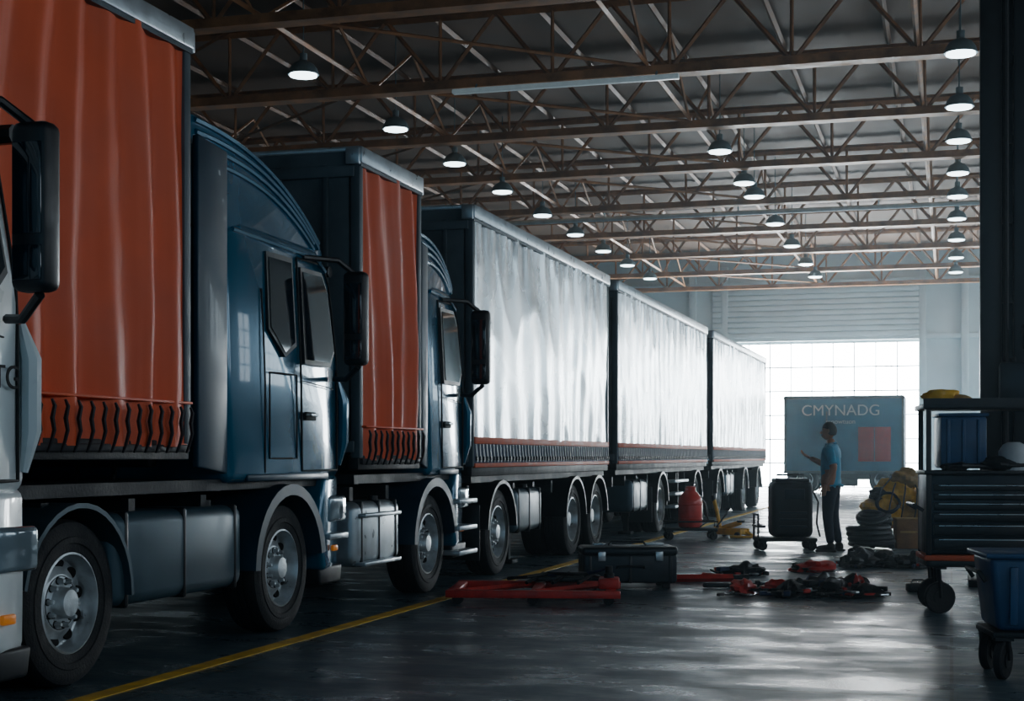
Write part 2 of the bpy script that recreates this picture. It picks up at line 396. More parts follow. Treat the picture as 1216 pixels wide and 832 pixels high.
def body(par,y0,y1,xs,z0,z1,kind,seed,w=2.5):
    b=B(); cx=xs-w/2
    b.box((cx,(y0+y1)/2,(z0+z1)/2+.03),(w-.26,y1-y0-.02,z1-z0-.10),TRGREY,bev=.02)
    b.box((cx,(y0+y1)/2,z1-.02),(w-.06,y1-y0,.05),ALU,bev=.01)
    for sx_ in (xs-.05,xs-w+.05):
        b.box((sx_,(y0+y1)/2,z1-.075),(.10,y1-y0+.02,.15),ALU,bev=.015)
        b.box((sx_,(y0+y1)/2,z1-.165),(.075,y1-y0,.03),TRGREY)
        for y in (y0+.04,y1-.04): b.box((sx_-(.02 if sx_>cx else -.02),y,(z0+z1)/2),(.09,.09,z1-z0-.04),TRGREY,bev=.012)
        b.box((sx_-(.04 if sx_>cx else -.04),(y0+y1)/2,z0-.02),(.10,y1-y0,.13),CHAS,bev=.01)
    for ye,s in ((y0,-1),(y1,1)):
        for u in (-.9,-.45,0.,.45,.9): b.box((cx+u,ye+s*.005,(z0+z1)/2),(.05,.03,z1-z0-.3),TRGREY,bev=.008)
        for zz in (z0+.12,z1-.22): b.box((cx,ye+s*.012,zz),(w-.15,.03,.10),TRGREY,bev=.01)
        for sx_ in (xs-.08,xs-w+.08): b.box((sx_,ye+s*.02,z1-.09),(.13,.06,.15),ALU,bev=.012)
        for u in (-.2,.2): b.tube([(cx+u,ye+s*.04,z0+.1),(cx+u,ye+s*.04,z1-.2)],.016,ALU,8)
    zb=z0+(.0 if kind=='o' else .33)
    for side,x in ((1,xs-.035),(-1,xs-w+.035)):
        curtain(b,y0+.04,y1-.04,zb,z1-.14,x,ORANGE if kind=='o' else SILV,kind,seed+side*11)
        if kind=='o':
            b.box((x+side*.012,(y0+y1)/2,z0+.30),(.085,y1-y0-.1,.018),ORANGE,bev=.006)
            b.box((x+side*.0,(y0+y1)/2,z0-.01),(.05,y1-y0-.08,.05),STRAP,bev=.01)
            k=int((y1-y0)/.135)
            for i in range(k):
                y=y0+.10+i*(y1-y0-.2)/(k-1)
                pts=[(x+side*.060,y,z0+.27),(x+side*.068,y+.016,z0+.23),(x+side*.070,y-.012,z0+.16),(x+side*.066,y+.014,z0+.09),(x+side*.055,y,z0+.02),(x+side*.03,y,z0-.04)]
                b.tube(pts,[.008,.013,.015,.013,.011,.008],STRAP,6)
        else:
            L=y1-y0-.08
            b.box((x+side*.005,(y0+y1)/2,z0+.31),(.04,L,.075),ORB,bev=.01)
            b.box((x-side*.006,(y0+y1)/2,z0+.16),(.035,L,.26),NAVY,bev=.006)
            b.box((x+side*.005,(y0+y1)/2,z0+.035),(.045,L,.05),ORB,bev=.01)
            k=int(L/.13)
            for i in range(k):
                y=y0+.10+i*(L-.1)/(k-1)
                b.box((x+side*.018,y,z0+.17),(.014,.03,.20),STRW,rot=(R(14),0,0))
                b.box((x+side*.024,y+.01,z0+.11),(.016,.055,.045),STRAP)
    return b.build('curtain_body',par,ang=40)
def chassis(par,y0,y1,xs,w=2.5,z=.95):
    b=B(); cx=xs-w/2
    for u in (-.42,.42): b.box((cx+u,(y0+y1)/2,z),(.09,y1-y0,.26),CHAS,bev=.01)
    k=max(2,int((y1-y0)/.9))
    for i in range(k+1): b.box((cx,y0+.1+i*(y1-y0-.2)/k,z+.02),(w-.3,.08,.16),CHAS)
    b.box((cx,(y0+y1)/2,z+.17),(w-.16,y1-y0,.08),CHAS)
    for u,yy in ((-.75,y0+.6),(.72,y1-.8)):
        b.tube([(cx+u,yy-.3,z-.2),(cx+u,yy+.3,z-.2)],.13,CHAS,14)
    b.build('chassis_frame',par)
def tank(par,y0,y1,xs,z0,z1,m=TANK,name='fuel_tank',steps=False):
    b=B(); 
    b.box((xs-.30,(y0+y1)/2,(z0+z1)/2),(.54,y1-y0,z1-z0),m,bev=.085,seg=4)
    k=3
    for i in range(k):
        y=y0+.14+(y1-y0-.28)*i/(k-1)
        b.box((xs-.30,y,(z0+z1)/2),(.556,.045,z1-z0+.014),BLK,bev=.02)
    b.tube([(xs-.2,y1-.3,z1-.01),(xs-.2,y1-.3,z1+.04)],.05,BLK,12)
    if steps:
        for zz in (z0+.02,z1-.12): b.box((xs-.02,(y0+y1)/2-.05,zz),(.12,(y1-y0)*.8,.035),ALU,bev=.01)
    b.build(name,par)
def mudflap(b,y,xs): b.box((xs-.32,y,.52),(.5,.02,.62),BLK,bev=.005)

XS=-5.0
t1=empty('semi_truck')
cab(t1,12.18,2.25,XS,BLUE,sleeper=True,wy=10.95,tall=.86)
body(t1,6.72,9.40,XS,1.44,4.32,'o',3)
chassis(t1,6.75,11.9,XS,z=1.0)
axle(t1,7.97,XS,False,dual=True,face=WF); axle(t1,10.95,XS,True)
b=B()
fender(b,7.97,XS+.02,TANK,.62,.57,.60,0,168); fender(b,7.97,XS-1.9,TANK,.62,.57,.60,0,168)
b.box((XS-1.25,9.55,2.3),(1.7,.12,2.0),CHAS,bev=.02)
b.box((XS-1.25,9.72,1.9),(.5,.25,1.0),CHAS,bev=.03)
for u in (-.5,-.2,.2,.5): b.tube([(XS-1.25+u,9.6,2.2),(XS-1.25+u,9.72,1.6),(XS-1.25+u,9.6,1.2)],.02,BLK,8)
mudflap(b,7.33,XS)
b.box((XS-.1,11.98,.7),(.2,.4,.05),ALU,bev=.01)
b.build('mudguards_and_hoses',t1)
tank(t1,8.42,10.22,XS,.42,1.02)
tank(t1,8.42,10.22,XS-1.92,.42,1.02,name='fuel_tank_far')
t2=empty('semi_truck')
cab(t2,15.66,1.36,XS,BLUE,sleeper=False,wy=14.42,tall=.66,rear=.16)
body(t2,12.50,14.12,XS,1.34,4.12,'o',21)
chassis(t2,12.5,15.4,XS,z=1.0)
axle(t2,14.42,XS,True)
tank(t2,12.42,13.55,XS,.40,.97,m=ALU,steps=True)
tank(t2,12.42,13.55,XS-1.92,.40,.97,name='fuel_tank_far')
b=B()
for z in (.36,.62,.90): b.box((XS-.10,15.36,z),(.34,.62,.05),ALU,bev=.012)
for y in (15.07,15.66): b.box((XS-.2,y,.63),(.10,.04,.6),CHAS,bev=.01)
b.build('cab_steps',t2)
def trailer(y0,y1,seed,axl,boxes):
    t=empty('curtainsider_trailer')
    body(t,y0,y1,XS,1.24,4.13,'s',seed); chassis(t,y0+.1,y1-.1,XS,z=.95)
    b=B()
    for a,fr in axl:
        axle(t,a,XS,fr,dual=not fr)
        fender(b,a,XS+.01,BLK,.6,.56,.60,5,175); fender(b,a,XS-1.9,BLK,.6,.56,.60,5,175)
    mudflap(b,axl[0][0]-.66,XS)
    for xx in (XS-.5,XS-2.0):
        b.box((xx,y0+2.9,.62),(.12,.12,.62),CHAS,bev=.01); b.box((xx,y0+2.9,.05+.26),(.09,.09,.52),CHAS); b.box((xx,y0+2.9,.03),(.24,.24,.05),CHAS,bev=.01)
    b.box((XS-1.25,y1-.12,.55),(2.3,.1,.12),ALU,bev=.01)
    for xx in (XS-.7,XS-1.8): b.box((xx,y1-.15,.75),(.07,.07,.4),CHAS)
    for xx in (XS-.35,XS-2.15):
        b.box((xx,y1-.08,.82),(.34,.05,.12),REDW,bev=.01)
    b.build('running_gear_fittings',t)
    for q in boxes: tank(t,q[0],q[1],XS,.45,.98,name='side_locker',m=TANK)
    return t
trailer(15.80,22.62,41,[(16.85,True),(20.45,False),(21.85,False)],[(17.5,18.75)])
t4=trailer(23.25,32.3,52,[(27.0,False),(30.9,False)],[(24.4,25.8)])
trailer(33.15,43.0,63,[(34.1,False),(38.4,False),(41.2,False)],[(35.2,36.6)])
b=B()
for z in (.42,.66,.90): b.box((XS-.1,28.9,z),(.25,1.5,.05),ALU,bev=.01)
for y in (28.3,29.5): b.box((XS-.2,y,.75),(.08,.06,.75),CHAS)
b.build('side_step_rack',t4)
t0=empty('semi_truck')
XW=-4.28
cab(t0,6.50,2.25,XW,WHITEP,sleeper=True,wy=5.25,roofz=3.13,tall=.45)
chassis(t0,1.2,6.2,XW,z=1.0)
axle(t0,5.25,XW,True); axle(t0,2.2,XW,False,dual=True)
tank(t0,2.9,4.5,XW,.42,1.02)
txt=bpy.data.curves.new('door_lettering','FONT'); txt.body='NTG'; txt.size=.16; txt.extrude=.003; txt.materials.append(GASK)
to=bpy.data.objects.new('door_lettering',txt); C.objects.link(to); to.location=(XW-.02,6.0,1.70); to.rotation_euler=(R(90),0,R(90)); to.parent=t0

# ------------------------------------------------------------ room
X0,X1,Y0,Y1,ZT=-24.,9.,-6.,68.,10.35
def slab(name,c,d,m):
    b=B(); b.box(c,d,m); return b.build(name)
slab('floor',((X0+X1)/2,(Y0+Y1)/2,-.1),(X1-X0,Y1-Y0,.2),FLOOR)
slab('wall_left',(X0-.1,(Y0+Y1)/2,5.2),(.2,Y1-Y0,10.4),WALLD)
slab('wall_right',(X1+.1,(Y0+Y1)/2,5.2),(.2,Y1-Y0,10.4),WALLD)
DX0,DX1,DZ=-9.6,-1.35,6.35
EX0,EX1=2.2,8.2
b=B()
b.box(((X0+DX0)/2,Y1+.1,5.2),(DX0-X0,.2,10.4),WALLM)
b.box(((EX0+DX1)/2,Y1+.1,5.2),(EX0-DX1,.2,10.4),WALLM)
b.box(((X1+EX1)/2,Y1+.1,5.2),(X1-EX1,.2,10.4),WALLM)
b.box(((DX0+DX1)/2,Y1+.1,(DZ+10.4)/2),(DX1-DX0,.2,10.4-DZ),WALLM)
b.box(((EX0+EX1)/2,Y1+.1,(DZ+10.4)/2),(EX1-EX0,.2,10.4-DZ),WALLM)
b.build('wall_back')
FX0,FX1,FZ=-14.,6.,8.0
b=B()
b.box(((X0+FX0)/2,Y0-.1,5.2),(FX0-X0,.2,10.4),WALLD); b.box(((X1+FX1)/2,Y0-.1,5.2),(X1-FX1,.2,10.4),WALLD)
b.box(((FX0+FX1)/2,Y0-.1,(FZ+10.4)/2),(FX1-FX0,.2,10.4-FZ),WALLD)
b.build('wall_front')
b=B(); vs=[];fs=[];n=220
for i in range(n+1):
    x=X0+(X1-X0)*i/n; z=ZT+(.025 if i%2 else 0)
    vs+=[(x,Y0,z),(x,Y1,z)]
for i in range(n): fs.append([2*i,2*i+1,2*i+3,2*i+2])
b.add(vs,fs,DECK); b.box(((X0+X1)/2,(Y0+Y1)/2,ZT+.16),(X1-X0,Y1-Y0,.1),DECK); b.build('ceiling')
b=B()
for x in (DX0-1.6,DX0-.15,DX1+.15,DX1+1.9,-16.): b.box((x,Y1-.12,4.9),(.30,.24,9.8),WALLM,bev=.02)
b.build('trim_1')
b=B()
for z in (9.0,6.55): b.box(((X0+X1)/2,Y1-.10,z),(X1-X0,.2,.22),WALLM,bev=.02)
b.build('trim_2')
def glazed_door(name,a,c,m,nx,nz,slats,yy=None,top=None,sg=1):
    yy=Y1 if yy is None else yy; top=top or DZ
    d=empty(name)
    b=B(); b.box(((a+c)/2,yy+sg*.12,top/2),(c-a,.04,top),m); b.build('daylight_panes',d)
    b=B()
    for i in range(nx+1): b.box((a+(c-a)*i/nx,yy+sg*.07,top/2),(.05,.03,top),FRAME)
    for j in range(nz+1): b.box(((a+c)/2,yy+sg*.07,top*j/nz),(c-a,.03,.06),FRAME)
    b.build('door_frame',d)
    if slats:
        b=B()
        for j in range(9):
            z=6.72+j*.24; b.box(((a+c)/2-.3,Y1-.18,z),(c-a+.8,.10,.21),DOORW,bev=.03)
        b.build('rolled_door_slats',d)
glazed_door('door_1',DX0,DX1,DAY,9,6,True)
glazed_door('door_2',EX0,EX1,FILLR,7,6,False)  # unseen door added to put bright reflections on the silver trailers
glazed_door('door_3',FX0,FX1,FILLF,16,7,False,Y0,FZ,-1)  # added behind the camera as soft blue fill for the closed hall
wi=1
for y in [0.,7.,14.,21.,28.,35.,42.,49.,56.,62.5]:  # off-frame window row added to light truck sides and reflect in paint
    w=empty('window_%d'%wi); wi+=1
    b=B(); b.box((X1-.02,y,4.6),(.03,4.4,3.2),FILLS if y<30 else FILLS2); b.build('panes',w)
    b=B()
    for i in range(6): b.box((X1-.06,y-2.2+4.4*i/5,4.6),(.08,.06,3.3),FRAME)
    for j in range(5): b.box((X1-.06,y,3.0+3.2*j/4),(.08,4.5,.06),FRAME)
    b.box((X1-.1,y,2.92),(.22,4.7,.08),FRAME,bev=.01)
    b.build('frame',w)
b=B()
zb,zt=8.75,10.15
NP=14
xs_=[X0+.3+i*(X1-X0-.6)/NP for i in range(NP+1)]
b.beam((X0,.0,zt),(X1,0,zt),.13,RUST)
for dy in (-.12,.12): b.box(((X0+X1)/2,dy,zb),(X1-X0,.10,.15),RUST)
b.box(((X0+X1)/2,0,zb-.08),(X1-X0,.36,.03),RUST)
for i,x in enumerate(xs_):
    b.beam((x,0,zb),(x,0,zt),.05,RUST)
    if i<NP:
        xm=(x+xs_[i+1])/2
        b.beam((x,0,zb),(xm,0,zt),.065,RUST); b.beam((xm,0,zt),(xs_[i+1],0,zb),.065,RUST)
TR=b.mesh('roof_truss')
TY=[2.5,7.8,13.1,18.3,23.5,28.7,33.6,38.6,44.2,49.6,55.2,61.0,66.5]
for y in TY: inst('roof_truss',TR,(0,y,0))
b=B()
for x in [X0+2.2*i+.7 for i in range(15)]: b.beam((x,Y0,zt+.12),(x,Y1,zt+.12),.09,PURL)
b.build('roof_purlins')
b=B()
for x in (-17.5,-11.3,-5.6,-.6,4.4):
    b.beam((x,Y0,zb+.12),(x,Y1,zb+.12),.07,RUST)
    for i in range(len(TY)-1):
        a,c=TY[i],TY[i+1]; m_=(a+c)/2
        b.beam((x,a,zb),(x,m_,zt),.05,RUST); b.beam((x,m_,zt),(x,c,zb),.05,RUST)
for i in range(len(TY)-1):
    a,c=TY[i],TY[i+1]
    b.beam((-11.3,a,zb+.1),(-5.6,c,zb+.1),.05,RUST); b.beam((-17.5,c,zb+.1),(-11.3,a,zb+.1),.05,RUST)
b.build('roof_bracing')
b=B(); b.tube([(X0,44.6,8.50),(X1,44.6,8.50)],.07,PIPE,10)
for x in range(-22,9,4): b.beam((x,44.6,8.5),(x,44.3,8.75),.03,PIPE)
b.build('sprinkler_pipe')
b=B(); b.box((-7.2,28.4,8.55),(4.5,.16,.09),TUBEL,bev=.02)
for x in (-9.,-5.4): b.beam((x,28.45,8.6),(x,28.6,8.78),.03,LSH)
b.build('linear_ceiling_lamp')
b=B()
b.lathe([(.06,.24),(.10,.215),(.19,.17),(.255,.08),(.28,.0),(.29,-.03),(.275,-.03),(.26,.0)],LSH,None,24,cap=False)
b.lathe([(.0001,-.02),(.25,-.02),(.25,-.055),(.19,-.07),(.0001,-.075)],LAMP,None,24,cap=False)
b.tube([(0,0,.22),(0,0,.36)],.07,LSH,12); b.tube([(0,0,.3),(0,0,1.965)],.012,LSH,6)
HB=b.mesh('high_bay_lamp')
for x,ys in ((0.15,[27.4,31.6,35.0,39.0,42.5,46.5,51.0,55.6,60.]),(-5.1,[34.7,38.9,41.,46.,51.,56.,60.]),(-11.4,[25.6,30.4,34.4,38.4,42.5,46.5,50.5,54.5,58.8])):
    for y in ys: inst('high_bay_lamp',HB,(x,y,8.38))
b=B()
for x,wd in ((.40,.22),(.72,.18),(1.02,.24),(1.40,.26)): b.box((x,17.,4.9),(wd,.35,9.8),BLK,bev=.015)
b.box((.92,17.14,4.9),(1.2,.03,9.8),CABG)
for i in range(12): b.box((.9,17.0,.5+i*.85),(1.1,.06,.08),BLK)
b.tube([(.55,16.75,0.05),(.55,16.75,9.6)],.03,CHAS,8)
b.tube([(.62,16.75,2.4),(.66,16.68,2.1),(.85,16.65,1.9),(.95,16.7,2.3),(.88,16.75,3.2)],.035,BLK,8)
b.box((.75,16.72,2.15),(.55,.30,.42),CABG,bev=.04); b.box((.85,16.68,2.62),(.3,.2,.28),BLK,bev=.04)
b.box((.92,17.,.04),(1.5,.8,.08),CHAS,bev=.01)
b.build('vehicle_lift_mast')
b=B(); b.box((-4.71,21,.004),(.13,54,.006),LINE); b.build('floor_marking_line')

# ------------------------------------------------------------ distant box truck
bt=empty('box_truck')
b=B(); cx,cy=-3.78,57.5
b.box((cx,cy,2.15),(4.3,2.3,2.85),BOXT,bev=.06)
for z in (.78,3.50): b.box((cx,cy-1.16,z),(4.32,.05,.10),TRGREY,bev=.01)
for x in (cx-2.1,cx+2.1): b.box((x,cy-1.16,2.15),(.09,.05,2.8),TRGREY,bev=.01)
b.box((cx+1.1,cy-1.17,1.8),(1.15,.04,1.25),REDW,bev=.01); 
b.box((cx+1.1,cy-1.195,1.8),(.03,.015,1.2),TRGREY)
b.box((cx-.6,cy-1.17,1.9),(.04,.03,2.2),TRGREY)
b.box((cx,cy,.62),(4.1,2.0,.22),CHAS,bev=.02)
b.box((cx-.2,cy-.9,.42),(1.4,.3,.3),CHAS,bev=.03)
b.build('box_body',bt)
for x in (cx-1.4,cx+1.4):
    for yy,rz in ((cy-.95,-90),(cy+.95,90)): inst('wheel',WR,(x,yy,.5),(0,0,R(rz)),bt)
tx=bpy.data.curves.new('lettering','FONT'); tx.body='CMYNADG'; tx.size=.56; tx.extrude=.01; tx.align_x='CENTER'; tx.materials.append(LETT)
o=bpy.data.objects.new('lettering',tx); C.objects.link(o); o.location=(cx-.1,cy-1.18,2.85); o.rotation_euler=(R(90),0,0); o.parent=bt
tx=bpy.data.curves.new('lettering_small','FONT'); tx.body='mnowtuon'; tx.size=.24; tx.extrude=.01; tx.align_x='CENTER'; tx.materials.append(LETT)
o=bpy.data.objects.new('lettering_small',tx); C.objects.link(o); o.location=(cx-.1,cy-1.18,2.55); o.rotation_euler=(R(90),0,0); o.parent=bt

def caster(b,x,y,r,zt_,ang=0):
    d=Vector((math.cos(ang),math.sin(ang),0)); 
    M=Matrix.Translation((x,y,r))@Matrix.Rotation(ang,4,'Z')@Matrix.Rotation(R(90),4,'X')
    b.lathe([(r*.3,-.025),(r*.92,-.027),(r,-.018),(r,.018),(r*.92,.027),(r*.3,.025)],RUB,M,20)
    b.lathe([(.0001,-.034),(r*.42,-.034),(r*.42,.034),(.0001,.034)],CHAS,M,12,cap=False)
    s=Vector((-d.y,d.x,0))
    for k in (-.04,.04):
        b.beam(Vector((x,y,r))+s*k,Vector((x,y,zt_-.01))+s*k-d*.02,.022,CHAS)
    b.box((x,y,zt_-.01),(.11,.11,.02),CHAS)

# ------------------------------------------------------------ tool chest + red pallet jack
b=B()
b.box((0,0,.21),(.98,.50,.30),CABG,bev=.03,seg=3)
b.box((0,0,.39),(1.0,.52,.09),CABG,bev=.035,seg=3)
for x in (-.3,.3): b.box((x,-.265,.34),(.08,.02,.10),HAND,bev=.008)
b.tube([(-.14,-.26,.22),(-.14,-.30,.24),(.14,-.30,.24),(.14,-.26,.22)],.012,BLK,8)
b.tube([(-.2,0,.44),(-.17,0,.475),(.17,0,.475),(.2,0,.44)],.012,BLK,8)
for x in (-.42,0,.42): b.box((x,-.253,.2),(.03,.02,.28),BLK,bev=.004)
for x in (-.38,.38):
    for y in (-.2,.2): b.box((x,y,.032),(.08,.06,.064),RUB,bev=.01)
for x,y in ((.3,.1),(-.25,.12)): b.box((x,y,.445),(.2,.08,.03),HAND,bev=.01)
b.build('tool_chest',loc=(-3.28,15.66,0),rot=(0,0,R(20)))
b=B()
for y in (-.54,.54):
    b.box((0,y,.120),(1.62,.11,.025),REDP,bev=.008)
    for q in (-.05,.05): b.box((0,y+q,.095),(1.62,.014,.06),REDP,bev=.004)
for x in (-.76,.02,.72): b.box((x,0,.105),(.10,1.16,.05),REDP,bev=.012)
b.beam((-.72,-.48,.11),(.0,.48,.11),.04,REDP); b.beam((.02,-.48,.11),(.70,.48,.11),.04,REDP)
b.box((.70,-.1,.17),(.20,.34,.10),REDP,bev=.02)
b.lathe([(.05,.12),(.05,.26),(.035,.27),(.035,.33),(.0001,.33)],CHAS,Matrix.Translation((.70,-.1,0)),16)
for x in (-.7,.0,.7):
    for y in (-.54,.54):
        M=Matrix.Translation((x,y,.05))@Matrix.Rotation(R(90),4,'X'); b.lathe([(.02,-.04),(.05,-.04),(.05,.04),(.02,.04)],RUB,M,16)
b.tube([(-.3,.35,.17),(-.1,.2,.2),(.1,.38,.22),(.3,.2,.23),(.5,.35,.22),(.6,.5,.18)],.018,BLK,8)
b.tube([(.0,.45,.18),(.2,.3,.22),(.35,.42,.21),(.55,.3,.24),(.7,.1,.3)],.018,NAVY,8)
for x in (-.1,.15,.4): b.tube([(x,.1,.15),(x+.15,.42,.22)],.018,CHAS,8)
b.box((.2,.40,.17),(.5,.22,.05),BLK,bev=.015)
b.build('pallet_jack',loc=(-3.84,14.08,0),rot=(0,0,R(12)))
b=B(); b.beam((-.5,0,.04),(.45,0,.04),.06,REDP); b.beam((.45,0,.04),(.2,.35,.04),.05,REDP); b.beam((-.5,-.08,.04),(-.5,.14,.04),.05,REDP)
b.tube([(.45,0,.05),(.62,-.04,.05)],.028,BLK,8)
b.build('jack_handle',loc=(-2.72,16.5,0),rot=(0,0,R(24)))

# ------------------------------------------------------------ red tank on dolly, yellow jack
b=B()
b.box((0,0,.17),(.86,.46,.04),CHAS,bev=.01)
for x in (-.36,.36):
    for y in (-.18,.18): caster(b,x,y,.065,.155,R(20))
b.tube([(-.43,-.23,.2),(-.43,-.23,.30),(.43,-.23,.30),(.43,-.23,.2)],.013,CHAS,6)
b.tube([(-.43,.23,.2),(-.43,.23,.30),(.43,.23,.30),(.43,.23,.2)],.013,CHAS,6)
b.tube([(.43,0,.2),(.6,0,.42),(.62,.1,.45)],.014,CHAS,6)
b.lathe([(.15,.19),(.19,.21),(.20,.26),(.20,.62),(.18,.70),(.12,.77),(.09,.80),(.09,.86),(.06,.88),(.0001,.88)],REDT,None,32)
for z in (.34,.58): b.lathe([(.202,z-.012),(.208,z),(.202,z+.012)],REDT,None,32,cap=False)
b.tube([(-.08,0,.85),(-.09,0,.93),(.09,0,.93),(.08,0,.85)],.014,BLK,8)
b.tube([(.05,.0,.82),(.25,.02,.6),(.3,0,.3),(.15,-.15,.22)],.012,BLK,6)
b.build('gas_cylinder_dolly',loc=(-4.15,24.9,0),rot=(0,0,R(16)))
b=B()
for y in (-.11,.11): b.box((0,y,.10),(.62,.035,.11),YEL,bev=.012)
b.box((-.22,0,.12),(.14,.22,.12),YEL,bev=.02); b.box((.24,0,.10),(.10,.22,.08),YEL,bev=.015)
b.beam((-.2,0,.14),(.22,0,.26),.06,YEL); b.lathe([(.06,.26),(.07,.29),(.0001,.29)],CHAS,Matrix.Translation((.22,0,0)),14)
b.tube([(-.22,0,.16),(-.30,.02,.42),(-.38,.04,.62)],.034,YEL,8); b.tube([(-.38,.04,.60),(-.41,.05,.70)],.040,BLK,8)
for x in (-.24,.26):
    for y in (-.15,.15):
        M=Matrix.Translation((x,y,.05))@Matrix.Rotation(R(90),4,'X'); b.lathe([(.015,-.022),(.05,-.022),(.05,.022),(.015,.022)],RUB,M,16)
b.tube([(.28,.05,.10),(.42,.12,.03),(.55,.0,.03),(.42,-.2,.03),(.2,-.26,.03)],.022,YEL,8)
b.build('trolley_jack',loc=(-3.60,25.7,0),rot=(0,0,R(-30)))

# ------------------------------------------------------------ compressor on cart
b=B()
b.box((0,0,.16),(.86,.56,.05),CHAS,bev=.012)
for x in (-.36,.36):
    for y in (-.22,.22): caster(b,x,y,.07,.14,R(10))
b.box((.08,0,.60),(.60,.5,.82),BLK,bev=.09,seg=4)
b.box((.08,0,1.02),(.50,.42,.06),BLK,bev=.025)
b.tube([(-.12,0,1.02),(-.12,0,1.10),(.28,0,1.10),(.28,0,1.02)],.016,BLK,8)
for z in (.35,.45,.55): b.box((.08,-.252,z),(.4,.02,.03),CABG,bev=.006)
b.box((.1,-.252,.82),(.3,.02,.16),CABG,bev=.01)
b.box((-.38,0,.35),(.12,.5,.03),CHAS); b.tube([(-.42,-.2,.18),(-.42,-.2,.52),(-.42,.2,.52),(-.42,.2,.18)],.016,CHAS,8)
b.tube([(.38,-.1,.9),(.47,-.12,.7),(.44,-.15,.4),(.50,-.1,.2)],.014,BLK,8)
b.build('air_compressor_cart',loc=(-2.36,22.55,0),rot=(0,0,R(16)))

# ------------------------------------------------------------ heaps at right
def coil(b,c,r,t,m,turns=3,tilt=0):
    pts=[]
    for i in range(turns*18):
        a=2*math.pi*i/18; z=i/(turns*18)*t*2*turns*.8
        p=Vector((r*math.cos(a)*(1+.08*math.sin(a*.37+i)),r*math.sin(a),z)); p=Matrix.Rotation(tilt,3,'X')@p
        pts.append(Vector(c)+p)
    b.tube(pts,t,m,8)
b=B()
coil(b,(0,0,.05),.30,.045,BLK,4); coil(b,(.05,.0,.38),.22,.04,BLK,2)
b.ell((-.02,.05,.22),(.2,.2,.18),CHAS,seed=3,rough=.4)
coil(b,(.02,-.1,.42),.2,.035,BLK,2,R(20))
b.build('hose_coil',loc=(-1.15,22.95,0))
b=B()
b.box((0,0,.22),(.40,.40,.44),BRN,bev=.012); b.box((0,0,.445),(.41,.41,.012),TAN); b.box((0,-.203,.25),(.3,.006,.03),TAN)
b.build('cardboard_box',loc=(-.62,23.45,0),rot=(0,0,R(10)))
b=B()
b.box((0,0,.28),(1.0,.7,.06),BRN,bev=.01)
for x in (-.45,.45):
    for y in (-.3,.3): b.box((x,y,.13),(.08,.08,.26),BRN)
for i,(x,y,z,sx1,sy,sz,m) in enumerate([(-.2,0,.52,.34,.3,.24,YEL),(.22,.05,.50,.28,.28,.2,TAN),(.0,.0,.80,.34,.26,.2,YEL),(.12,-.1,1.02,.24,.2,.15,TAN),(.38,-.1,.74,.16,.2,.18,YEL),(-.3,-.1,.78,.14,.16,.10,BLK)]):
    b.ell((x,y,z),(sx1,sy,sz),m,seed=i*3.1,rough=.55,n=24)
coil(b,(-.15,-.25,.62),.17,.02,BLK,3,R(60))
for k in range(4):
    b.tube([(-.35+.2*k,-.30,.42),(-.32+.2*k,-.33,.62),(-.25+.18*k,-.27,.86),(-.1+.1*k,-.15,1.05)],.012,BLK,6)
b.build('equipment_bale_stack',loc=(-.80,24.6,0))

# ------------------------------------------------------------ scattered tools
def wrench(b,p,a,L,m):
    d=Vector((math.cos(a),math.sin(a),0)); p=Vector(p)
    b.box(p,(L,.028,.014),m,rot=(0,0,a),bev=.004)
    q=p+d*L/2
    b.tube([q+Vector((math.cos(a+k),math.sin(a+k),0))*.04 for k in [R(40),R(90),R(140),R(180),R(220),R(270),R(320)]],.013,m,6)
    q=p-d*L/2
    b.tube([q+Vector((math.cos(k),math.sin(k),0))*.032 for k in [i*math.pi/4 for i in range(8)]],.012,m,6,closed=True)
def hammer(b,p,a,L,m):
    d=Vector((math.cos(a),math.sin(a),0)); p=Vector(p)
    b.tube([p-d*L/2,p,p+d*L/2],[.018,.014,.012],m,8)
    b.box(p+d*L/2,(.05,.16,.05),CHAS,rot=(0,0,a),bev=.01)
def driver(b,p,a,L,m):
    d=Vector((math.cos(a),math.sin(a),0)); p=Vector(p)
    b.tube([p-d*L/2,p-d*L*.45,p-d*.02,p],[.014,.022,.022,.012],m,8); b.tube([p,p+d*L/2],.007,HAND,6)
def cable(b,c,rx,ry,z,m,seed,t=.014):
    rnd=random.Random(seed); ph=rnd.random()*6; pts=[]
    for i in range(60):
        a=i*.42+ph; k=.6+.4*math.sin(i*.23+seed)
        pts.append((c[0]+rx*k*math.cos(a)+.3*rx*math.sin(i*.11),c[1]+ry*k*math.sin(a*.9),z+.03*abs(math.sin(i*.7))))
    b.tube(pts,t,m,6)
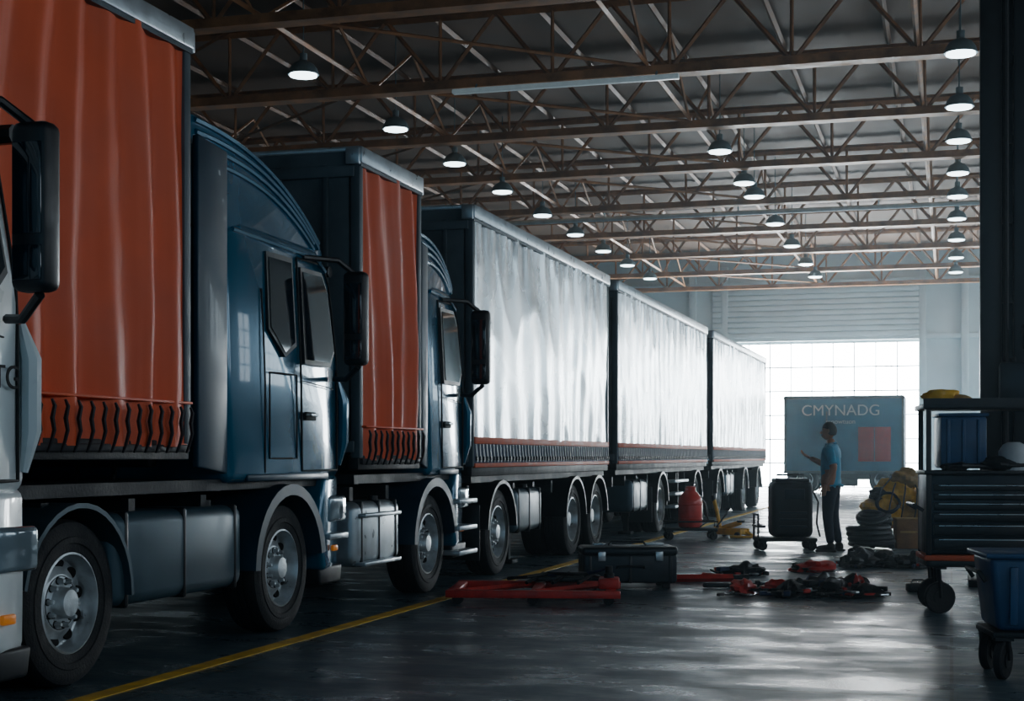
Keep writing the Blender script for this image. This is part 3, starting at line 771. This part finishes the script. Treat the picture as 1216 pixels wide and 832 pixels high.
def pile(name,loc,rx,ry,n,seed,cloth=None,ncl=0,lift=1.):
    rnd=random.Random(seed); b=B()
    for i in range(ncl):
        x=rnd.uniform(-.7,.7)*rx;y=rnd.uniform(-.6,.6)*ry
        b.ell((x,y,.035*lift),(rnd.uniform(.1,.22),rnd.uniform(.1,.2),rnd.uniform(.04,.10)*lift),rnd.choice(cloth),rot=(0,0,rnd.random()*3),seed=i*1.7+seed,rough=.9,n=18)
    for i in range(n):
        x=rnd.uniform(-1,1)*rx;y=rnd.uniform(-1,1)*ry;a=rnd.random()*math.pi
        z=.018+.08*lift*rnd.random()*max(0,1-abs(x/rx))
        k=rnd.random()
        if k<.35: wrench(b,(x,y,z),a,rnd.uniform(.2,.42),rnd.choice([CHAS,HAND,BLK]))
        elif k<.55: hammer(b,(x,y,z+.01),a,rnd.uniform(.28,.4),rnd.choice([BLK,BLK,REDP]))
        elif k<.8: driver(b,(x,y,z+.01),a,rnd.uniform(.2,.34),rnd.choice([REDP,NAVY,BLK,BLK]))
        else: b.box((x,y,z+.02),(rnd.uniform(.08,.22),rnd.uniform(.06,.12),.05),rnd.choice([BLK,REDP,CHAS,NAVY]),rot=(0,0,a),bev=.012)
    cable(b,(0,0),rx*.75,ry*.8,.02,BLK,seed+1); cable(b,(rx*.2,0),rx*.4,ry*.6,.03,REDP if seed%2 else BLK,seed+2,.010)
    return b.build(name,loc=loc,rot=(0,0,R(16)))
pile('hand_tool_pile',(-1.44,15.30,0),.82,.44,46,5,[BLK,BLK,REDP,BLK,NAVY,CHAS],14,1.3)
pile('hand_tool_pile',(-.86,19.5,0),.52,.46,26,9,[BLK,CHAS,BLK],10,1.4)
pile('work_gloves_pile',(-1.66,18.4,0),.2,.12,5,12,[REDP,BLK],4)
pile('small_tool_scatter',(-2.45,17.6,0),.24,.18,6,15,[BLK],1)
b=B(); b.box((0,0,.03),(.30,.07,.05),BLK,bev=.015); b.tube([(.15,0,.03),(.3,.03,.03)],.02,CHAS,8); b.build('torch_tool',loc=(-2.35,15.8,0),rot=(0,0,R(10)))
b=B(); b.box((0,0,.045),(.22,.14,.09),BLK,bev=.02); b.tube([(-.07,0,.085),(-.05,0,.12),(.05,0,.12),(.07,0,.085)],.01,BLK,6); b.build('battery_pack',loc=(-.33,15.95,0),rot=(0,0,R(20)))

# ------------------------------------------------------------ tool cabinet cart (right)
b=B(); W=1.25
b.box((W/2,.3,.87),(W,.58,.70),CABG,bev=.02)
for i,(z0_,z1_) in enumerate([(.555,.67),(.68,.79),(.80,.89),(.90,.98),(.99,1.06),(1.07,1.14)]):
    b.box((W/2,.0,(z0_+z1_)/2),(W-.12,.03,(z1_-z0_)-.012),BLK,bev=.008)
    b.box((W/2,-.022,z1_-.018),(W-.20,.018,.010),HAND,bev=.003)
b.box((W/2,.3,1.235),(W+.04,.64,.035),BLK,bev=.01)
b.box((W/2,.3,.49),(W+.04,.62,.05),ORB,bev=.01)
b.box((W/2,.3,.44),(W,.6,.06),BLK,bev=.01)
for x in (.02,W-.02):
    for y in (.02,.58): b.box((x,y,1.13),(.045,.045,1.38),BLK,bev=.008)
b.box((W/2,.3,1.81),(W+.06,.66,.05),BLK,bev=.012); b.box((W/2,-.02,1.85),(W+.06,.02,.06),BLK)
for x in (.12,W-.12):
    for y in (.08,.52): caster(b,x,y,.14,.41,R(15))
b.tube([(-.02,.05,.9),(-.1,.05,.95),(-.1,.55,.95),(-.02,.55,.9)],.016,BLK,8)
b.box((.33,.32,1.50),(.40,.42,.46),BINB,bev=.03); b.box((.33,.32,1.74),(.43,.45,.03),BINB,bev=.01)
for x in (.2,.33,.46): b.box((x,.105,1.5),(.03,.02,.4),BINB,bev=.006)
b.lathe([(.12,1.25),(.13,1.30),(.13,1.42),(.09,1.48),(.05,1.5),(.0001,1.5)],STRW,Matrix.Translation((.76,.15,.0)),20)
b.ell((.62,.1,1.31),(.16,.12,.06),CHAS,rough=.5,seed=2); b.ell((.95,.2,1.33),(.16,.14,.09),TAN,rough=.5,seed=5); b.ell((.25,.05,1.28),(.12,.07,.04),BLK,rough=.5,seed=7)
b.tube([(.15,.05,1.28),(.3,-.02,1.30),(.5,.05,1.29),(.7,.0,1.3),(.9,.08,1.3)],.02,BLK,8)
b.ell((.15,.20,1.90),(.15,.12,.075),YEL,rough=.4,seed=4,n=20); b.ell((.32,.2,1.875),(.11,.09,.045),TAN,rough=.4,seed=6)
b.build('tool_cabinet_trolley',loc=(-.21,13.7,0),rot=(0,0,R(8)))
b=B()
b.box((.42,.3,.53),(.82,.58,.46),BINB,bev=.04,seg=3,taper=.88)
b.box((.42,.3,.765),(.88,.64,.035),BINB,bev=.014)
for x in (.15,.42,.69): b.box((x,.005,.52),(.05,.03,.36),BINB,rot=(R(3),0,0),bev=.01)
b.box((.42,.3,.275),(.78,.54,.04),CHAS,bev=.01)
for x in (.1,.74):
    for y in (.08,.52): caster(b,x,y,.12,.26,R(60))
b.tube([(.0,.1,.6),(-.04,.1,.66),(-.04,.5,.66),(.0,.5,.6)],.014,CHAS,8)
b.build('wheeled_parts_bin',loc=(.22,9.75,0),rot=(0,0,R(10)))

# ------------------------------------------------------------ mechanic
def skinned(name,J,E,rad,root):
    me=bpy.data.meshes.new(name); names=list(J)
    me.from_pydata([J[k] for k in names],[(names.index(a),names.index(c)) for a,c in E],[])
    o=bpy.data.objects.new(name,me); C.objects.link(o)
    sk=o.modifiers.new('skin','SKIN'); sk.use_smooth_shade=True
    for i,k in enumerate(names):
        sv=me.skin_vertices[0].data[i]; r=rad[k]; sv.radius=(r,r) if not isinstance(r,tuple) else r; sv.use_root=(k==root)
    ss=o.modifiers.new('sub','SUBSURF'); ss.levels=2; ss.render_levels=2
    dg=bpy.context.evaluated_depsgraph_get(); ev=o.evaluated_get(dg); nm=bpy.data.meshes.new_from_object(ev)
    bpy.data.objects.remove(o); return nm
J={'pel':(0,0,.99),'sp':(.005,0,1.13),'ch':(.01,0,1.34),'ub':(0,0,1.46),'nb':(0,0,1.545),'nk':(.015,0,1.64),
   'sl':(-.01,.20,1.475),'el':(-.10,.285,1.20),'wl':(.03,.265,.965),'sr':(.0,-.20,1.475),'er':(.11,-.28,1.23),'wr':(.36,-.22,1.35),
   'hl':(0,.10,.90),'kl':(.03,.125,.52),'al':(-.02,.135,.11),'hr':(0,-.10,.90),'kr':(.0,-.13,.52),'ar':(-.08,-.15,.11)}
E=[('pel','sp'),('sp','ch'),('ch','ub'),('ub','nb'),('nb','nk'),('ub','sl'),('sl','el'),('el','wl'),('ub','sr'),('sr','er'),('er','wr'),
   ('pel','hl'),('hl','kl'),('kl','al'),('pel','hr'),('hr','kr'),('kr','ar')]
rad={'pel':.160,'sp':.165,'ch':.17,'ub':.13,'nb':.068,'nk':.060,'sl':.085,'el':.056,'wl':.033,'sr':.085,'er':.056,'wr':.033,
     'hl':.118,'kl':.082,'al':.062,'hr':.118,'kr':.082,'ar':.062}
nm=skinned('m',J,E,rad,'pel')
for m_ in (SHIRT,JEAN,SKIN): nm.materials.append(m_)
def segd(p,a,c):
    a=Vector(a);c=Vector(c);t=max(0,min(1,(p-a).dot(c-a)/(c-a).length_squared)); return (p-(a+(c-a)*t)).length,t
for v in nm.vertices:
    if abs(v.co.y)<.20 and .9<v.co.z<1.5: v.co.x*=.92; v.co.y*=1.10
for p in nm.polygons:
    p.use_smooth=True; c=p.center; best=min(E,key=lambda e:segd(c,J[e[0]],J[e[1]])[0]); d_,t=segd(c,J[best[0]],J[best[1]])
    if best in (('sl','el'),('sr','er')): k=0 if t<.80 else 2
    elif best in (('el','wl'),('er','wr')): k=2
    elif best==('nb','nk'): k=2
    elif c.z<.955: k=1
    else: k=0
    p.material_index=k
person=empty('mechanic')
o=bpy.data.objects.new('clothed_body',nm); C.objects.link(o); o.parent=person
b=B()
hem=[(.158*math.cos(a),.195*math.sin(a),.96+.01*math.sin(3*a)) for a in [i*math.pi/12 for i in range(24)]]
b.tube(hem,.016,SHIRT,8,closed=True)
b.tube([(.072*math.cos(a)+.004,.074*math.sin(a),1.555-.012*math.cos(a)) for a in [i*math.pi/8 for i in range(16)]],.014,SHIRT,8,closed=True)
for s_,e_ in (('sl','el'),('sr','er')):
    A=Vector(J[s_]);D=Vector(J[e_])-A; c=A+D*.80; q=D.normalized(); u=q.orthogonal().normalized(); w_=q.cross(u)
    b.tube([c+(u*math.cos(a)+w_*math.sin(a))*.062 for a in [i*math.pi/8 for i in range(16)]],.010,SHIRT,6,closed=True)
for a_,yy in (('al',.135),('ar',-.15)):
    ax=J[a_][0]
    b.box((ax+.065,yy,.022),(.30,.105,.035),SHOE,bev=.014,seg=3)
    b.ell((ax+.075,yy,.06),(.145,.05,.048),SHOE); b.ell((ax-.0,yy,.085),(.066,.052,.06),SHOE)
b.build('collar_cuffs_and_shoes',person)
b=B()
hc=Vector((.035,0,1.735))
bm=bmesh.new(); bmesh.ops.create_uvsphere(bm,u_segments=28,v_segments=20,radius=1)
for v in bm.verts:
    x,y,z=v.co
    X=.100*x; Y=.080*y; Z=.124*z
    if z<0: Y*=1-.28*(-z)**1.3; X*= (1-.10*(-z)) ; X+= .018*(-z) 
    if x>0 and z<.35: X-= .010*max(0,1-abs(y))*(0 if z<-.2 else 1)*.4
    if z<-.55 and x>0: X+=.012
    v.co=Vector((X,Y,Z))
b.addbm(bm,SKIN,Matrix.Translation(hc))
H=lambda x,y,z:tuple(hc+Vector((x,y,z)))
b.tube([H(.088,0,.02),H(.102,0,-.005),H(.118,0,-.028),H(.104,0,-.042)],[.008,.010,.016,.010],SKIN,8)
b.tube([H(.093,-.026,-.066),H(.104,0,-.064),H(.093,.026,-.066)],[.004,.008,.004],LIP,6)
b.tube([H(.093,-.024,-.072),H(.102,0,-.075),H(.093,.024,-.072)],[.004,.008,.004],LIP,6)
for s in (1,-1):
    b.ell(H(.083,.031*s,.004),(.012,.014,.009),EYEW); b.ell(H(.093,.031*s,.004),(.004,.006,.006),HAIR)
    b.tube([H(.086,.014*s,.026),H(.092,.032*s,.031),H(.080,.048*s,.024)],.005,HAIR,6)
    b.tube([H(.0,.078*s,.025),H(-.014,.088*s,.022),H(-.018,.090*s,.0),H(-.006,.084*s,-.025),H(.002,.077*s,-.026)],[.006,.009,.009,.009,.006],SKIN,8)
bm=bmesh.new(); bmesh.ops.create_uvsphere(bm,u_segments=28,v_segments=20,radius=1)
for v in bm.verts:
    x,y,z=v.co
    k=1+.03*noise.noise(v.co*6)
    X=.108*x*k-.006; Y=.088*y*k; Z=.130*z*k+.006
    if z<.30 and x>0.: X*=.6; Y*=.86; Z=max(Z,-.03)
    if z<.0: Y*=.93
    if Z<-.06: X*=.8;Y*=.75; Z=-.06+(Z+.06)*.3
    v.co=Vector((X,Y,Z))
b.addbm(bm,HAIR,Matrix.Translation(hc))
b.build('head',person,ang=60)
def hand(b,w,d,nrm,thumb):
    w=Vector(w);d=Vector(d).normalized();nrm=Vector(nrm);nrm=(nrm-d*nrm.dot(d)).normalized();s=d.cross(nrm)
    if s.dot(Vector(thumb))<0: s=-s
    M=Matrix((s,nrm,d)).transposed().to_4x4(); M.translation=w+d*.05
    bm=bmesh.new(); bmesh.ops.create_cube(bm,size=1)
    for v in bm.verts:
        v.co=Vector((v.co.x*(.086 if v.co.z>0 else .062),v.co.y*.034,v.co.z*.11))
    bmesh.ops.bevel(bm,geom=bm.edges[:],offset=.012,segments=3,profile=.5,affect='EDGES'); b.addbm(bm,SKIN,M)
    for i,(off,L) in enumerate(((.031,.072),(.010,.080),(-.011,.075),(-.031,.058))):
        r=w+d*.095+s*off; sp=s*off*.35
        p1=r+d*L*.45+sp*.3-nrm*.006; p2=p1+(d*.85-nrm*.5).normalized()*L*.32; p3=p2+(d*.55-nrm*.8).normalized()*L*.26
        b.tube([r-d*.01,r,p1,p2,p3],[.009,.010,.0095,.0085,.006],SKIN,8)
    r=w+d*.03+s*.026; p1=r+(s*.8+d*.6).normalized()*.04; p2=p1+(s*.25+d).normalized()*.032; p3=p2+(d-nrm*.3).normalized()*.022
    b.tube([r-s*.01,r,p1,p2,p3],[.012,.014,.012,.010,.007],SKIN,8)
b=B()
hand(b,J['wl'],(.25,-.02,-.95),(0,1,0),(1,0,0))
hand(b,J['wr'],(.85,.05,.50),(0.3,0,-1),(0,1,.3))
b.build('hands',person,ang=60)
person.location=(-1.66,22.2,0); person.rotation_euler=(0,0,R(172))

# ------------------------------------------------------------ world (dusty air as world volume) + camera
w=bpy.data.worlds.new('dusty_air'); bpy.context.scene.world=w; w.use_nodes=True
nt=w.node_tree
bg=nt.nodes['Background']; bg.inputs['Color'].default_value=(.22,.42,.58,1); bg.inputs['Strength'].default_value=.4
vs_=nt.nodes.new('ShaderNodeVolumeScatter')
vs_.inputs['Color'].default_value=(.66,.88,1,1); vs_.inputs['Density'].default_value=.0011; vs_.inputs['Anisotropy'].default_value=.8
nt.links.new(vs_.outputs['Volume'],nt.nodes['World Output'].inputs['Volume'])
cam=bpy.data.cameras.new('camera'); co=bpy.data.objects.new('camera',cam); C.objects.link(co)
cam.sensor_width=36; cam.lens=53.3; cam.shift_y=.1028; cam.clip_end=300
co.location=(0,0,1.38); co.rotation_euler=(R(90),0,R(16.17))
bpy.context.scene.camera=co
